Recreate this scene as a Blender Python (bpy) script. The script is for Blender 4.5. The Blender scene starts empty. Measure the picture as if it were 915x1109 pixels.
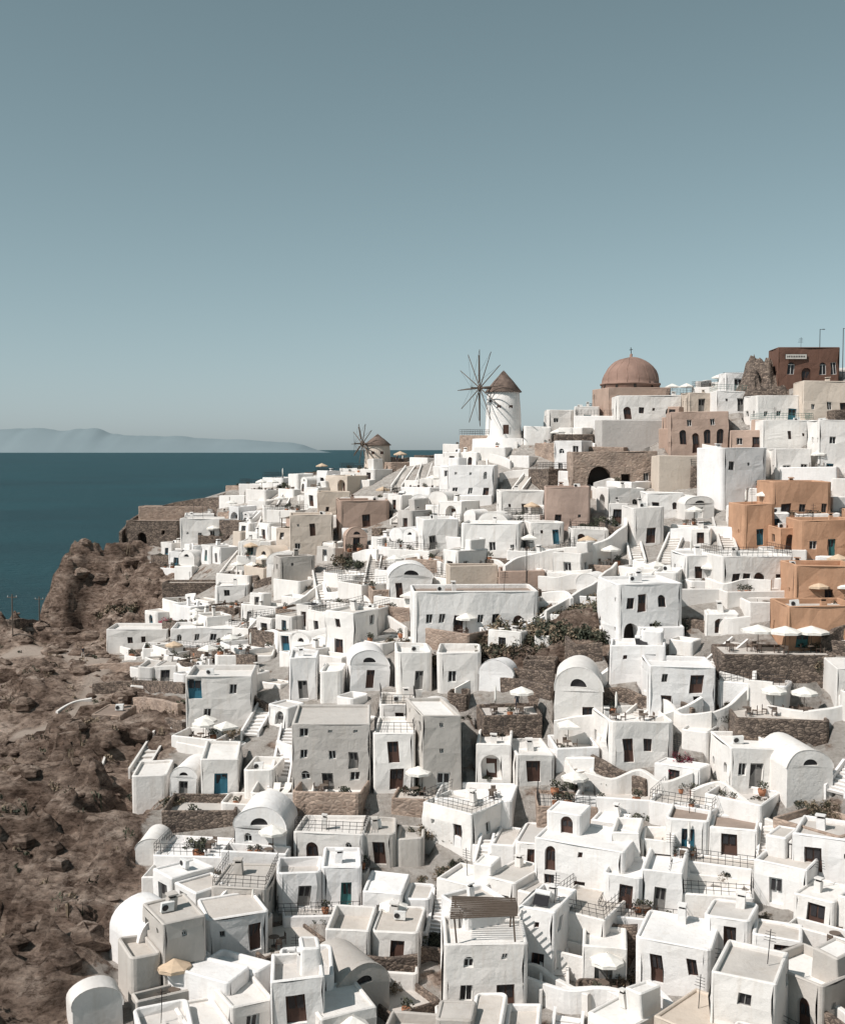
import bpy, math, random, time
import numpy as np
from mathutils import Vector, Matrix, noise
T0=time.time()
R=random.Random(11)
sc=bpy.context.scene
F=1257.0; PITCH=math.atan(68.5/F); CP=math.cos(PITCH); SP=math.sin(PITCH)
def ray(px,py):
    a=(px-457.5)/F; b=-(py-554.5)/F
    dy=CP+b*SP; dz=-SP+b*CP
    return a/dy, dz/dy
def PT(px,py,d):
    a,b=ray(px,py); return (a*d,d,b*d)
def proj(x,y,z):
    f=y*CP-z*SP; u=y*SP+z*CP
    return 457.5+F*x/f, 554.5-F*u/f
# ------------------------------------------------------------------ materials
MATS={}
def nodes(name):
    m=bpy.data.materials.new(name); m.use_nodes=True
    nt=m.node_tree; b=nt.nodes['Principled BSDF']
    MATS[name]=m
    return m,nt,b
def N(nt,t,**k):
    n=nt.nodes.new(t)
    for a,v in k.items():
        if a in n.inputs.keys(): n.inputs[a].default_value=v
        else: setattr(n,a,v)
    return n
def ramp(nt,stops):
    r=nt.nodes.new('ShaderNodeValToRGB'); e=r.color_ramp.elements
    e[0].position=stops[0][0]; e[0].color=(*stops[0][1],1)
    e[1].position=stops[-1][0]; e[1].color=(*stops[-1][1],1)
    for p,c in stops[1:-1]:
        q=e.new(p); q.color=(*c,1)
    return r
def plaster(name,c,var=.10,stain=.5,rough=.9,stainc=(.42,.38,.34)):
    m,nt,b=nodes(name); L=nt.links.new
    geo=N(nt,'ShaderNodeNewGeometry')
    n1=N(nt,'ShaderNodeTexNoise',Scale=.35,Detail=5.0,Roughness=.65); L(geo.outputs['Position'],n1.inputs['Vector'])
    mp=N(nt,'ShaderNodeMapping'); mp.inputs['Scale'].default_value=(1.6,1.6,.22); L(geo.outputs['Position'],mp.inputs['Vector'])
    n2=N(nt,'ShaderNodeTexNoise',Scale=1.0,Detail=6.0,Roughness=.7); L(mp.outputs[0],n2.inputs['Vector'])
    oi=N(nt,'ShaderNodeObjectInfo')
    lo=tuple(x*(1-var*1.6) for x in c)
    r1=ramp(nt,[(.3,lo),(.7,c)]); L(n1.outputs['Fac'],r1.inputs[0])
    r2=ramp(nt,[(.52,(0,0,0)),(.78,(stain,)*3)]); L(n2.outputs['Fac'],r2.inputs[0])
    mx=N(nt,'ShaderNodeMix',data_type='RGBA'); L(r2.outputs[0],mx.inputs[0]); L(r1.outputs[0],mx.inputs[6]); mx.inputs[7].default_value=(*[a*s*1.6 for a,s in zip(c,stainc)],1)
    r3=ramp(nt,[(0,(.86,.84,.82)),(.5,(1,.985,.965)),(1,(.97,.97,.98))]); L(oi.outputs['Random'],r3.inputs[0])
    mm=N(nt,'ShaderNodeMix',data_type='RGBA',blend_type='MULTIPLY'); mm.inputs[0].default_value=1; L(mx.outputs[2],mm.inputs[6]); L(r3.outputs[0],mm.inputs[7])
    L(mm.outputs[2],b.inputs['Base Color']); b.inputs['Roughness'].default_value=rough; b.inputs['Specular IOR Level'].default_value=.2
    n3=N(nt,'ShaderNodeTexNoise',Scale=2.2,Detail=6.0,Roughness=.7); L(geo.outputs['Position'],n3.inputs['Vector'])
    bp=N(nt,'ShaderNodeBump',Strength=.45,Distance=.15); L(n3.outputs['Fac'],bp.inputs['Height']); L(bp.outputs[0],b.inputs['Normal'])
    return m
plaster('white_plaster',(.82,.80,.78)); plaster('grey_plaster',(.54,.51,.48)); plaster('cream_plaster',(.62,.54,.465))
plaster('pink_plaster',(.47,.35,.29),.14,.5); plaster('ochre_plaster',(.55,.33,.215),.18,.55); plaster('redbrown_plaster',(.17,.095,.072),.15,.5)
plaster('roof_white',(.84,.82,.80),.08,.5); plaster('roof_grey',(.60,.57,.54),.12,.5); plaster('roof_brown',(.36,.285,.24),.2,.5)
plaster('paving',(.62,.575,.53),.15,.55); plaster('dome_terracotta',(.34,.225,.185),.2,.55)
def stone(name,c1,c2,mort,scale=1.8):
    m,nt,b=nodes(name); L=nt.links.new
    geo=N(nt,'ShaderNodeNewGeometry')
    mp=N(nt,'ShaderNodeMapping'); mp.inputs['Scale'].default_value=(1,1,1.6); L(geo.outputs['Position'],mp.inputs['Vector'])
    v=N(nt,'ShaderNodeTexVoronoi',Scale=scale); L(mp.outputs[0],v.inputs['Vector'])
    ve=N(nt,'ShaderNodeTexVoronoi',Scale=scale,feature='DISTANCE_TO_EDGE'); L(mp.outputs[0],ve.inputs['Vector'])
    sep=N(nt,'ShaderNodeSeparateColor'); L(v.outputs['Color'],sep.inputs[0])
    r=ramp(nt,[(0,c1),(1,c2)]); L(sep.outputs[0],r.inputs[0])
    e=ramp(nt,[(0,(1,1,1)),(.09,(0,0,0))]); L(ve.outputs['Distance'],e.inputs[0])
    mx=N(nt,'ShaderNodeMix',data_type='RGBA'); L(e.outputs[0],mx.inputs[0]); L(r.outputs[0],mx.inputs[6]); mx.inputs[7].default_value=(*mort,1)
    n=N(nt,'ShaderNodeTexNoise',Scale=.5,Detail=6.0,Roughness=.7); L(geo.outputs['Position'],n.inputs['Vector'])
    rr=ramp(nt,[(.3,(.65,.65,.65)),(.7,(1.15,1.12,1.08))]); L(n.outputs['Fac'],rr.inputs[0])
    mm=N(nt,'ShaderNodeMix',data_type='RGBA',blend_type='MULTIPLY'); mm.inputs[0].default_value=1; L(mx.outputs[2],mm.inputs[6]); L(rr.outputs[0],mm.inputs[7])
    L(mm.outputs[2],b.inputs['Base Color']); b.inputs['Roughness'].default_value=.95
    bp=N(nt,'ShaderNodeBump',Strength=.8,Distance=.15); L(ve.outputs['Distance'],bp.inputs['Height']); L(bp.outputs[0],b.inputs['Normal'])
stone('dark_stone',(.08,.06,.05),(.27,.21,.17),(.045,.036,.03),2.6); stone('tan_stone',(.27,.20,.16),(.44,.34,.28),(.30,.24,.20),1.8)
def plain(name,c,rough=.7,metal=0,var=.12,scale=3.):
    m,nt,b=nodes(name); L=nt.links.new
    tc=N(nt,'ShaderNodeTexCoord'); n=N(nt,'ShaderNodeTexNoise',Scale=scale,Detail=4.0); L(tc.outputs['Object'],n.inputs['Vector'])
    r=ramp(nt,[(.3,tuple(x*(1-var) for x in c)),(.7,tuple(min(1,x*(1+var)) for x in c))]); L(n.outputs['Fac'],r.inputs[0])
    L(r.outputs[0],b.inputs['Base Color']); b.inputs['Roughness'].default_value=rough; b.inputs['Metallic'].default_value=metal
    b.inputs['Specular IOR Level'].default_value=.3
plain('window_glass',(.03,.028,.03),.2); plain('dark_interior',(.03,.025,.022),.95)
plain('dark_wood',(.075,.04,.03),.6); plain('blue_wood',(.03,.12,.17),.5); plain('teal_wood',(.04,.14,.14),.5); plain('grey_wood',(.20,.19,.18),.7)
plain('white_wood',(.72,.71,.69),.5); plain('iron',(.035,.033,.033),.5,.3); plain('canvas',(.74,.71,.66),.9); plain('tan_canvas',(.55,.42,.30),.9)
plain('weathered_wood',(.13,.10,.08),.85); plain('thatch',(.15,.11,.09),.95,0,.35,1.5); plain('pool_water',(.10,.42,.48),.08)
plain('leaf_dark',(.035,.04,.026),.8,0,.3); plain('leaf_mid',(.08,.08,.053),.8,0,.3); plain('leaf_dry',(.22,.17,.12),.9,0,.3)
plain('flower',(.30,.035,.07),.8); plain('terracotta',(.36,.16,.09),.85); plain('skin',(.45,.28,.2),.6)
plain('cloth_dark',(.04,.045,.06),.9); plain('cloth_light',(.55,.52,.48),.9); plain('hair',(.03,.02,.015),.7); plain('sign_panel',(.55,.52,.48),.6); plain('green_rail',(.05,.14,.12),.6)
plain('trunk_bark',(.13,.10,.08),.95)
m,nt,b=nodes('island_haze_tint'); L=nt.links.new
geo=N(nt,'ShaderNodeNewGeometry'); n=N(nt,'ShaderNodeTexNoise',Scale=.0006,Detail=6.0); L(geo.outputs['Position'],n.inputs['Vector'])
r=ramp(nt,[(.3,(.195,.245,.265)),(.7,(.21,.26,.28))]); L(n.outputs['Fac'],r.inputs[0]); L(r.outputs[0],b.inputs['Base Color']); b.inputs['Roughness'].default_value=1; b.inputs['Specular IOR Level'].default_value=0  # bluish grey aerial haze painted into the island's base colour
m,nt,b=nodes('sea_water'); L=nt.links.new
geo=N(nt,'ShaderNodeNewGeometry')
mp=N(nt,'ShaderNodeMapping'); mp.inputs['Scale'].default_value=(.5,1,1); L(geo.outputs['Position'],mp.inputs['Vector'])
n1=N(nt,'ShaderNodeTexNoise',Scale=.12,Detail=7.0,Roughness=.65); L(mp.outputs[0],n1.inputs['Vector'])
n2=N(nt,'ShaderNodeTexNoise',Scale=.004,Detail=5.0,Roughness=.6); L(mp.outputs[0],n2.inputs['Vector'])
r=ramp(nt,[(.3,(.003,.028,.036)),(.7,(.006,.050,.060))]); L(n2.outputs['Fac'],r.inputs[0]); L(r.outputs[0],b.inputs['Base Color'])
b.inputs['Roughness'].default_value=.4; b.inputs['Specular IOR Level'].default_value=.15
bp=N(nt,'ShaderNodeBump',Strength=1.0,Distance=5.5); L(n1.outputs['Fac'],bp.inputs['Height']); L(bp.outputs[0],b.inputs['Normal'])
# ground
m,nt,b=nodes('hillside_ground'); L=nt.links.new
geo=N(nt,'ShaderNodeNewGeometry')
mp=N(nt,'ShaderNodeMapping'); mp.inputs['Scale'].default_value=(1,1,2.6); mp.inputs['Rotation'].default_value=(.12,.1,0); L(geo.outputs['Position'],mp.inputs['Vector'])
n1=N(nt,'ShaderNodeTexNoise',Scale=.2,Detail=12.0,Roughness=.74); L(mp.outputs[0],n1.inputs['Vector'])
n2=N(nt,'ShaderNodeTexNoise',Scale=1.0,Detail=10.0,Roughness=.8); L(mp.outputs[0],n2.inputs['Vector'])
r1=ramp(nt,[(.36,(.115,.083,.068)),(.45,(.25,.19,.155)),(.54,(.37,.29,.24)),(.66,(.52,.43,.37))]); L(n1.outputs['Fac'],r1.inputs[0])
r2=ramp(nt,[(.40,(.36,.33,.31)),(.5,(.97,.97,.97)),(.62,(1.38,1.36,1.34))]); L(n2.outputs['Fac'],r2.inputs[0])
mm=N(nt,'ShaderNodeMix',data_type='RGBA',blend_type='MULTIPLY'); mm.inputs[0].default_value=1; L(r1.outputs[0],mm.inputs[6]); L(r2.outputs[0],mm.inputs[7])
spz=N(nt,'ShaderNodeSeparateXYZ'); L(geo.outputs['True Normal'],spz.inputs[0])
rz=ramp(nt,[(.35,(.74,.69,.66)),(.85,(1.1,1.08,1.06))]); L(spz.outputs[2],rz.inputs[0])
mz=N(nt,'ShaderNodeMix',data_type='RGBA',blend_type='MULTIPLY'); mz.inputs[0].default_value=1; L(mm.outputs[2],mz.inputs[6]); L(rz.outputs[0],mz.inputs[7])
at=N(nt,'ShaderNodeAttribute',attribute_name='village')
n3=N(nt,'ShaderNodeTexNoise',Scale=.3,Detail=5.0,Roughness=.6); L(geo.outputs['Position'],n3.inputs['Vector'])
ad=N(nt,'ShaderNodeMath',operation='MULTIPLY_ADD'); L(at.outputs['Fac'],ad.inputs[0]); ad.inputs[1].default_value=.55; L(n3.outputs['Fac'],ad.inputs[2])
r4=ramp(nt,[(.90,(0,0,0)),(.98,(1,1,1))]); L(ad.outputs[0],r4.inputs[0])
pv=ramp(nt,[(.35,(.42,.37,.325)),(.6,(.66,.615,.57))]); L(n2.outputs['Fac'],pv.inputs[0])
mx=N(nt,'ShaderNodeMix',data_type='RGBA'); L(r4.outputs[0],mx.inputs[0]); L(mz.outputs[2],mx.inputs[6]); L(pv.outputs[0],mx.inputs[7])
ap=N(nt,'ShaderNodeAttribute',attribute_name='track')
mt=N(nt,'ShaderNodeMix',data_type='RGBA'); L(ap.outputs['Fac'],mt.inputs[0]); L(mx.outputs[2],mt.inputs[6]); mt.inputs[7].default_value=(.52,.43,.365,1)
L(mt.outputs[2],b.inputs['Base Color']); b.inputs['Roughness'].default_value=.97; b.inputs['Specular IOR Level'].default_value=.1
bp=N(nt,'ShaderNodeBump',Strength=1.0,Distance=1.1); L(n2.outputs['Fac'],bp.inputs['Height']); L(bp.outputs[0],b.inputs['Normal'])
# ------------------------------------------------------------------ terrain base (image pixels with estimated depths -> smooth surface)
IMG_PTS=[(-100,1109,75),(200,1109,78),(457,1109,80),(700,1109,78),(1000,1109,72),
(-100,980,92),(100,980,95),(457,980,95),(700,980,90),(1000,980,84),
(-60,860,114),(50,860,115),(200,860,112),(350,860,108),(500,860,107),(650,860,104),(800,860,100),(1000,860,94),
(0,760,155),(120,760,150),(220,760,135),(350,760,126),(500,760,120),(650,760,115),(800,760,110),(1000,760,105),
(10,672,194),(45,690,196),(90,702,190),(20,712,178),(150,705,180),(230,700,165),(350,700,145),(500,700,131),(650,700,124),(800,700,118),(1000,700,112),
(92,688,215),(62,676,214),(140,682,206),(80,598,221),(62,624,219),(112,588,225),(150,640,214),(165,612,224),(200,645,200),(300,640,178),(400,640,160),(500,640,148),(600,640,142),(700,640,134),(800,640,130),(1000,640,125),
(180,590,230),(250,590,212),(350,590,190),(450,590,172),(550,590,162),(650,590,155),(750,590,148),(850,590,142),(1000,590,138),
(140,576,238),(170,562,242),(200,552,247),(280,542,230),(380,540,205),(480,540,190),(580,540,182),(680,540,172),(780,540,163),(900,540,158),(1000,540,155),
(260,532,250),(340,514,240),(410,506,225),(480,494,212),(545,474,202),(620,465,200),(690,450,195),(780,440,185),(860,417,182),(960,410,180),(1050,410,180),
(700,490,183),(800,490,173),(900,480,168),(1000,480,165)]
pts=[PT(*s) for s in IMG_PTS]
def W(px,d,z): return ((px-457.5)/F*d,d,z)
pts+=[W(68,252,-62),W(48,228,-50),W(30,224,-50),W(0,214,-46),W(-120,200,-60),W(-150,150,-52),W(-250,110,-52),W(-350,80,-50),
 W(130,285,-70),W(200,290,-50),W(340,285,-32),W(480,262,-16),W(600,270,-8),W(750,270,-4),W(950,280,0),W(1150,220,10),
 W(100,350,-100),W(300,360,-90),W(500,370,-70),W(700,380,-55),W(950,400,-40),W(-50,300,-100),W(-300,250,-100),W(-200,380,-105),W(300,440,-110),W(600,450,-100),
 W(457,50,-45),W(-200,50,-48),W(1100,50,-40),(-170,60,-70),(-170,120,-85),(170,100,-5),(170,60,-15),(170,160,12),(0,20,-44),(-120,20,-60)]
A=np.array(pts); C2=4.
def kern(ax,ay,bx,by): return np.sqrt((ax[:,None]-bx[None])**2+(ay[:,None]-by[None])**2+C2)
n_=len(A); K=np.zeros((n_+1,n_+1)); K[:n_,:n_]=kern(A[:,0],A[:,1],A[:,0],A[:,1]); K[n_,:n_]=1; K[:n_,n_]=1
cf=np.linalg.solve(K,np.append(A[:,2],0))
ST=.6; X0,X1,Y0,Y1=-165,165,30,420
gx=np.arange(X0,X1+ST/2,ST); gy=np.arange(Y0,Y1+ST/2,ST); NX,NY=len(gx),len(gy)
HG=np.zeros((NY,NX))
for j in range(NY):
    k=kern(gx,np.full(NX,gy[j]),A[:,0],A[:,1]); HG[j]=k@cf[:n_]+cf[n_]
HG=np.maximum(HG,-112)
def H(x,y):
    u=min(max((x-X0)/ST,0),NX-1.001); v=min(max((y-Y0)/ST,0),NY-1.001)
    i=int(u); j=int(v); u-=i; v-=j
    return float((HG[j,i]*(1-u)+HG[j,i+1]*u)*(1-v)+(HG[j+1,i]*(1-u)+HG[j+1,i+1]*u)*v)
def site(px,py):
    a,b=ray(px,py); best=None; bg=1e9
    d=62.
    while d<300:
        g=b*d-H(a*d,d)
        if g<=0: return (a*d,d,H(a*d,d))
        if g<bg: bg=g; best=d
        d+=.4
    return (a*best,best,H(a*best,best))
XBY=[60,112,135,155,180,200,212,225,250,300]; XBX=[-22,-27,-28,-40,-49,-46,-46,-54,-62,-62]
def xb(y): return float(np.interp(y,XBY,XBX))
SKX=[100,130,200,250,300,340,395,440,490,530,580,620,655,700,760,800,850,930]; SKY=[575,558,548,530,516,508,502,496,488,480,464,440,436,436,424,404,404,400]
# ------------------------------------------------------------------ mesh builder
def wob(p):
    x,y,z=p
    return Vector((x+.08*math.sin(.9*y+1.7*z+.3*x)+.03*math.sin(2.3*z+1.1*y), y+.08*math.sin(.8*x+1.3*z+2), z+.08*math.sin(.7*x+.9*y)+.03*math.sin(1.9*x-1.3*y)))
class MB:
    def __init__(s,M=None,wobble=True): s.v=[];s.f=[];s.m=[];s.sm=[];s.M=M or Matrix();s.w=wobble
    def q(s,pts,mat,sm=False):
        n=len(s.v); s.v+=[tuple(s.M@Vector(p)) for p in pts]; s.f.append(tuple(range(n,n+len(pts)))); s.m.append(mat); s.sm.append(sm)
    def grid(s,rows,mat,closed=False,sm=True):
        n=len(s.v); c=len(rows[0])
        for r in rows: s.v+=[tuple(s.M@Vector(p)) for p in r]
        for j in range(len(rows)-1):
            for i in range(c if closed else c-1):
                a=n+j*c+i; b2=n+j*c+(i+1)%c
                s.f.append((a,b2,b2+c,a+c)); s.m.append(mat); s.sm.append(sm)
    def box(s,x0,x1,y0,y1,z0,z1,mat,top=None):
        s.q([(x0,y0,z0),(x1,y0,z0),(x1,y0,z1),(x0,y0,z1)],mat); s.q([(x1,y0,z0),(x1,y1,z0),(x1,y1,z1),(x1,y0,z1)],mat)
        s.q([(x1,y1,z0),(x0,y1,z0),(x0,y1,z1),(x1,y1,z1)],mat); s.q([(x0,y1,z0),(x0,y0,z0),(x0,y0,z1),(x0,y1,z1)],mat)
        s.q([(x0,y0,z1),(x1,y0,z1),(x1,y1,z1),(x0,y1,z1)],top or mat); s.q([(x0,y1,z0),(x1,y1,z0),(x1,y0,z0),(x0,y0,z0)],mat)
    def tube(s,a,b,r,mat,n=6,r2=None):
        a=Vector(a);b=Vector(b);d=(b-a).normalized(); t=Vector((0,0,1)) if abs(d.z)<.9 else Vector((1,0,0))
        u=d.cross(t).normalized(); w=d.cross(u); r2=r if r2 is None else r2
        ring=lambda c,rr:[c+(u*math.cos(6.2832*i/n)+w*math.sin(6.2832*i/n))*rr for i in range(n)]
        s.grid([ring(a,r),ring(b,r2)],mat,True); s.q(ring(a,r),mat); s.q(ring(b,r2),mat)
    def lathe(s,c,prof,mat,n=28,sm=True):
        rows=[[(c[0]+r*math.cos(6.28318*i/n),c[1]+r*math.sin(6.28318*i/n),c[2]+z) for i in range(n)] for r,z in prof]
        s.grid(rows,mat,True,sm)
    def mesh(s,name):
        me=bpy.data.meshes.new(name)
        vs=[tuple(wob(p)) for p in s.v] if s.w else s.v
        me.from_pydata(vs,[],s.f)
        us=list(dict.fromkeys(s.m)); ix={m:i for i,m in enumerate(us)}
        for m in us: me.materials.append(MATS[m])
        me.polygons.foreach_set('material_index',[ix[m] for m in s.m]); me.polygons.foreach_set('use_smooth',s.sm)
        me.update(); return me
    def obj(s,name,loc=None,rot=0):
        o=bpy.data.objects.new(name,s.mesh(name)); sc.collection.objects.link(o)
        if loc: o.location=loc; o.rotation_euler=(0,0,rot)
        return o
def inst(me,name,loc,rot=0,s=1):
    o=bpy.data.objects.new(name,me); sc.collection.objects.link(o); o.location=loc; o.rotation_euler=(0,0,rot); o.scale=(s,s,s) if not isinstance(s,tuple) else s
    return o
def frame(x,y,z,yaw): return Matrix.Translation((x,y,z))@Matrix.Rotation(yaw,4,'Z')
# ------------------------------------------------------------------ building kit
def wall(mb,p0,u,Wd,z0,z1,mat,ops=(),rev=.28):
    n=(u[1],-u[0])
    def pt(a,z,dep=0): return (p0[0]+u[0]*a-n[0]*dep,p0[1]+u[1]*a-n[1]*dep,z)
    good=[]
    for o in ops:
        if o[0]>.1 and o[1]<Wd-.1 and o[3]<z1-.12 and o[2]>=z0 and not any(o[0]<g[1]+.1 and g[0]<o[1]+.1 and o[2]<g[3] and g[2]<o[3] for g in good): good.append(o)
    ops=good
    us=sorted({0,Wd}|{o[0] for o in ops}|{o[1] for o in ops}); zs=sorted({z0,z1}|{o[2] for o in ops}|{o[3] for o in ops})
    for i in range(len(us)-1):
        for j in range(len(zs)-1):
            cu=(us[i]+us[i+1])/2; cz=(zs[j]+zs[j+1])/2
            if any(o[0]<cu<o[1] and o[2]<cz<o[3] for o in ops): continue
            mb.q([pt(us[i],zs[j]),pt(us[i+1],zs[j]),pt(us[i+1],zs[j+1]),pt(us[i],zs[j+1])],mat)
    for o in ops:
        a0,a1,b0,b1,kind,arch=o[:6]; fm=o[6] if len(o)>6 else 'white_wood'
        dep={'hole':1.4,'niche':.9}.get(kind,rev)
        if arch:
            r=(a1-a0)/2; rr=min(r,(b1-b0)*.6); c=(a0+a1)/2; sp=b1-rr; k=8
            arc=[(c+r*math.cos(math.pi*t/k),sp+rr*math.sin(math.pi*t/k)) for t in range(k+1)]
            for t in range(k):
                (ax,az),(bx,bz)=arc[t],arc[t+1]
                mb.q([pt(bx,bz),pt(ax,az),pt(ax,b1),pt(bx,b1)],mat)
            outl=[(a0,b0),(a1,b0)]+arc
        else: outl=[(a0,b0),(a1,b0),(a1,b1),(a0,b1)]
        for t in range(len(outl)):
            p,q=outl[t],outl[(t+1)%len(outl)]
            if p==q: continue
            mb.q([pt(*p),pt(*p,dep),pt(*q,dep),pt(*q)],mat)
        back={'win':'window_glass','hole':'dark_interior','niche':mat,'pool':'pool_water'}.get(kind,kind)
        mb.q([pt(*p,dep) for p in outl],back)
        top=b1 if not arch else b1-(a1-a0)/2*.6
        if kind=='niche':
            c=(a0+a1)/2; d2=dep-.03; zt_=min(b0+2.0,top)
            mb.q([pt(c-.5,b0,d2),pt(c+.5,b0,d2),pt(c+.5,zt_,d2),pt(c-.5,zt_,d2)],'dark_wood')
        elif kind=='win':
            e=.07; d2=dep-.05
            for (p,q,s_,t_) in ((a0,a0+e,b0,top),(a1-e,a1,b0,top),(a0,a1,b0,b0+e),(a0,a1,top-e,top),((a0+a1)/2-.035,(a0+a1)/2+.035,b0,top)):
                mb.q([pt(p,s_,d2),pt(q,s_,d2),pt(q,t_,d2),pt(p,t_,d2)],fm)
                d2-=.004
        elif kind not in('hole','pool'):
            d2=dep-.04; gz=b0+(top-b0)*.5
            for (p,q) in ((a0+.14,(a0+a1)/2-.06),((a0+a1)/2+.06,a1-.14)):
                mb.q([pt(p,gz,d2),pt(q,gz,d2),pt(q,top-.18,d2),pt(p,top-.18,d2)],'window_glass')
def auto_ops(Wd,h,floors=1,dens=1.,door=True,arch=.22,wood=None,frames=None):
    ops=[]; fh=h/floors
    wood=wood or R.choice(['dark_wood','dark_wood','dark_wood','grey_wood','grey_wood','blue_wood','dark_wood','teal_wood','white_wood'])
    frames=frames or R.choice(['white_wood','white_wood','grey_wood','dark_wood'])
    for fl in range(floors):
        n=max(1,int(Wd/2.1)); st=Wd/n; di=R.randrange(n) if door else -1
        for i in range(n):
            if R.random()>dens and i!=di: continue
            c=st*(i+.5)+R.uniform(-.25,.2); z=fl*fh
            if i==di and (fl==0 or R.random()<.4):
                if R.random()<.16 and st>2.3 and fh>2.6: ops.append((c-.95,c+.95,z+.06,z+2.4,'niche',True)); continue
                ww=R.choice([.9,1.05,1.3]); ops.append((c-ww/2,c+ww/2,z+.06,z+min(2.1,fh-.3),wood,R.random()<arch))
            else:
                ww=R.choice([.55,.7,.85,.9]); hh=R.choice([.8,1.0,1.2]); zz=z+1.0
                if R.random()<.3: ww,hh,zz=.4,.45,z+1.55
                ops.append((c-ww/2,c+ww/2,zz,min(zz+hh,z+fh-.2),'win',R.random()<arch,frames))
    return ops
def block(mb,w,D,h,par=.35,mat='white_plaster',roof=None,ops=(),lops=(),rops=(),base=-4,x0=0,y0=0,z0=0,t=.28,c=None):
    c=c if c is not None else R.choice([.12,.18,.3,.5])
    c=min(c,w*.2,D*.2)
    roof=roof or mat; xl,xr,yf,yb=x0-w/2,x0+w/2,y0,y0+D; zb=z0+base; zt=z0+h+par; SG=3
    def loop(i,z):
        k=max(c-i,.03); out=[]
        for cx,cy,a0 in ((xl+i+k,yf+i+k,math.pi),(xr-i-k,yf+i+k,1.5*math.pi),(xr-i-k,yb-i-k,0),(xl+i+k,yb-i-k,.5*math.pi)):
            for s_ in range(SG+1):
                a=a0+s_*math.pi/2/SG; out.append((cx+k*math.cos(a),cy+k*math.sin(a),z))
        return out
    NL=4*(SG+1)
    sh=lambda L_:[(o[0],o[1],o[2]+z0,o[3]+z0)+tuple(o[4:]) for o in L_]
    zw=zt-.09
    wall(mb,(xl+c,yf),(1,0),w-2*c,zb,zw,mat,sh(ops)); wall(mb,(xr,yf+c),(0,1),D-2*c,zb,zw,mat,sh(rops))
    wall(mb,(xr-c,yb),(-1,0),w-2*c,zb,zw,mat); wall(mb,(xl,yb-c),(0,-1),D-2*c,zb,zw,mat,sh(lops))
    A0=loop(0,zb);B0=loop(0,zw)
    for i in range(NL):
        if i%(SG+1)==SG: continue
        j=i+1; mb.q([A0[i],A0[j],B0[j],B0[i]],mat)
    ls=[B0,loop(.09,zt)]
    if par>0.02: ls+=[loop(t-.06,zt),loop(t,zt-.06),loop(t,z0+h)]
    for a,b2 in zip(ls,ls[1:]):
        for i in range(NL): j=(i+1)%NL; mb.q([a[i],a[j],b2[j],b2[i]],mat)
    mb.q(ls[-1],roof)
def rail(mb,w,D,z,y0=0,mat='iron'):
    xs=[(-w/2+.12,y0+D),(-w/2+.12,y0+.12),(w/2-.12,y0+.12),(w/2-.12,y0+D)]
    for (ax,ay),(bx,by) in zip(xs,xs[1:]):
        for hz in (.35,.65,.98): mb.tube((ax,ay,z+hz),(bx,by,z+hz),.022,mat,4)
        L_=math.hypot(bx-ax,by-ay); n=max(1,int(L_/.55))
        for k in range(n+1): mb.tube((ax+(bx-ax)*k/n,ay+(by-ay)*k/n,z),(ax+(bx-ax)*k/n,ay+(by-ay)*k/n,z+1),.02,mat,4)
def vault(mb,w,D,h,rise=None,mat='white_plaster',ops=(),lops=(),base=-4,x0=0,y0=0,z0=0,lun=True):
    rise=rise or w*.42; xl,xr,yf,yb=x0-w/2,x0+w/2,y0,y0+D; K=14
    sh=lambda L_:[(o[0],o[1],o[2]+z0,o[3]+z0)+tuple(o[4:]) for o in L_]
    wall(mb,(xl,yf),(1,0),w,z0+base,z0+h,mat,sh(ops)); wall(mb,(xr,yf),(0,1),D,z0+base,z0+h,mat)
    wall(mb,(xr,yb),(-1,0),w,z0+base,z0+h,mat); wall(mb,(xl,yb),(0,-1),D,z0+base,z0+h,mat,sh(lops))
    arc=lambda y,f=1.:[(x0+f*w/2*math.cos(math.pi*t/K),y,z0+h+f*rise*math.sin(math.pi*t/K)) for t in range(K+1)]
    a=arc(yf); b2=arc(yb); mb.grid([a,b2],mat)
    mb.q(list(reversed(b2)),mat)
    if lun:
        f_=.34; i1=[(x,y,z+rise*.2) for x,y,z in arc(yf,f_)]; i2=[(x,y,z+rise*.2) for x,y,z in arc(yf+.2,f_)]
        for t in range(K):
            mb.q([a[t],a[t+1],i1[t+1],i1[t]],mat); mb.q([i1[t],i1[t+1],i2[t+1],i2[t]],mat)
        mb.q([a[0],i1[0],i1[-1],a[-1]],mat); mb.q([i1[0],i2[0],i2[-1],i1[-1]],mat)
        mb.q(i2,'window_glass')
    else: mb.q(a,mat)
    o1=arc(yf-.04,1.05);o2=arc(yf+.35,1.05);mb.grid([o1,o2],mat)
    for t in range(K): mb.q([a[t],a[t+1],o1[t+1],o1[t]],mat); mb.q([(a[t][0],yf+.35,a[t][2]),o2[t],o2[t+1],(a[t+1][0],yf+.35,a[t+1][2])],mat)
def chimney(mb,x,y,z,mat='white_plaster'):
    s=R.uniform(.2,.34); h=R.uniform(.6,1.1)
    mb.box(x-s,x+s,y-s,y+s,z-.05,z+h,mat); mb.box(x-s*.65,x+s*.65,y-s*.65,y+s*.65,z+h+.002,z+h+.18,'dark_interior'); mb.box(x-s*1.15,x+s*1.15,y-s*1.15,y+s*1.15,z+h+.184,z+h+.3,mat)
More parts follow.
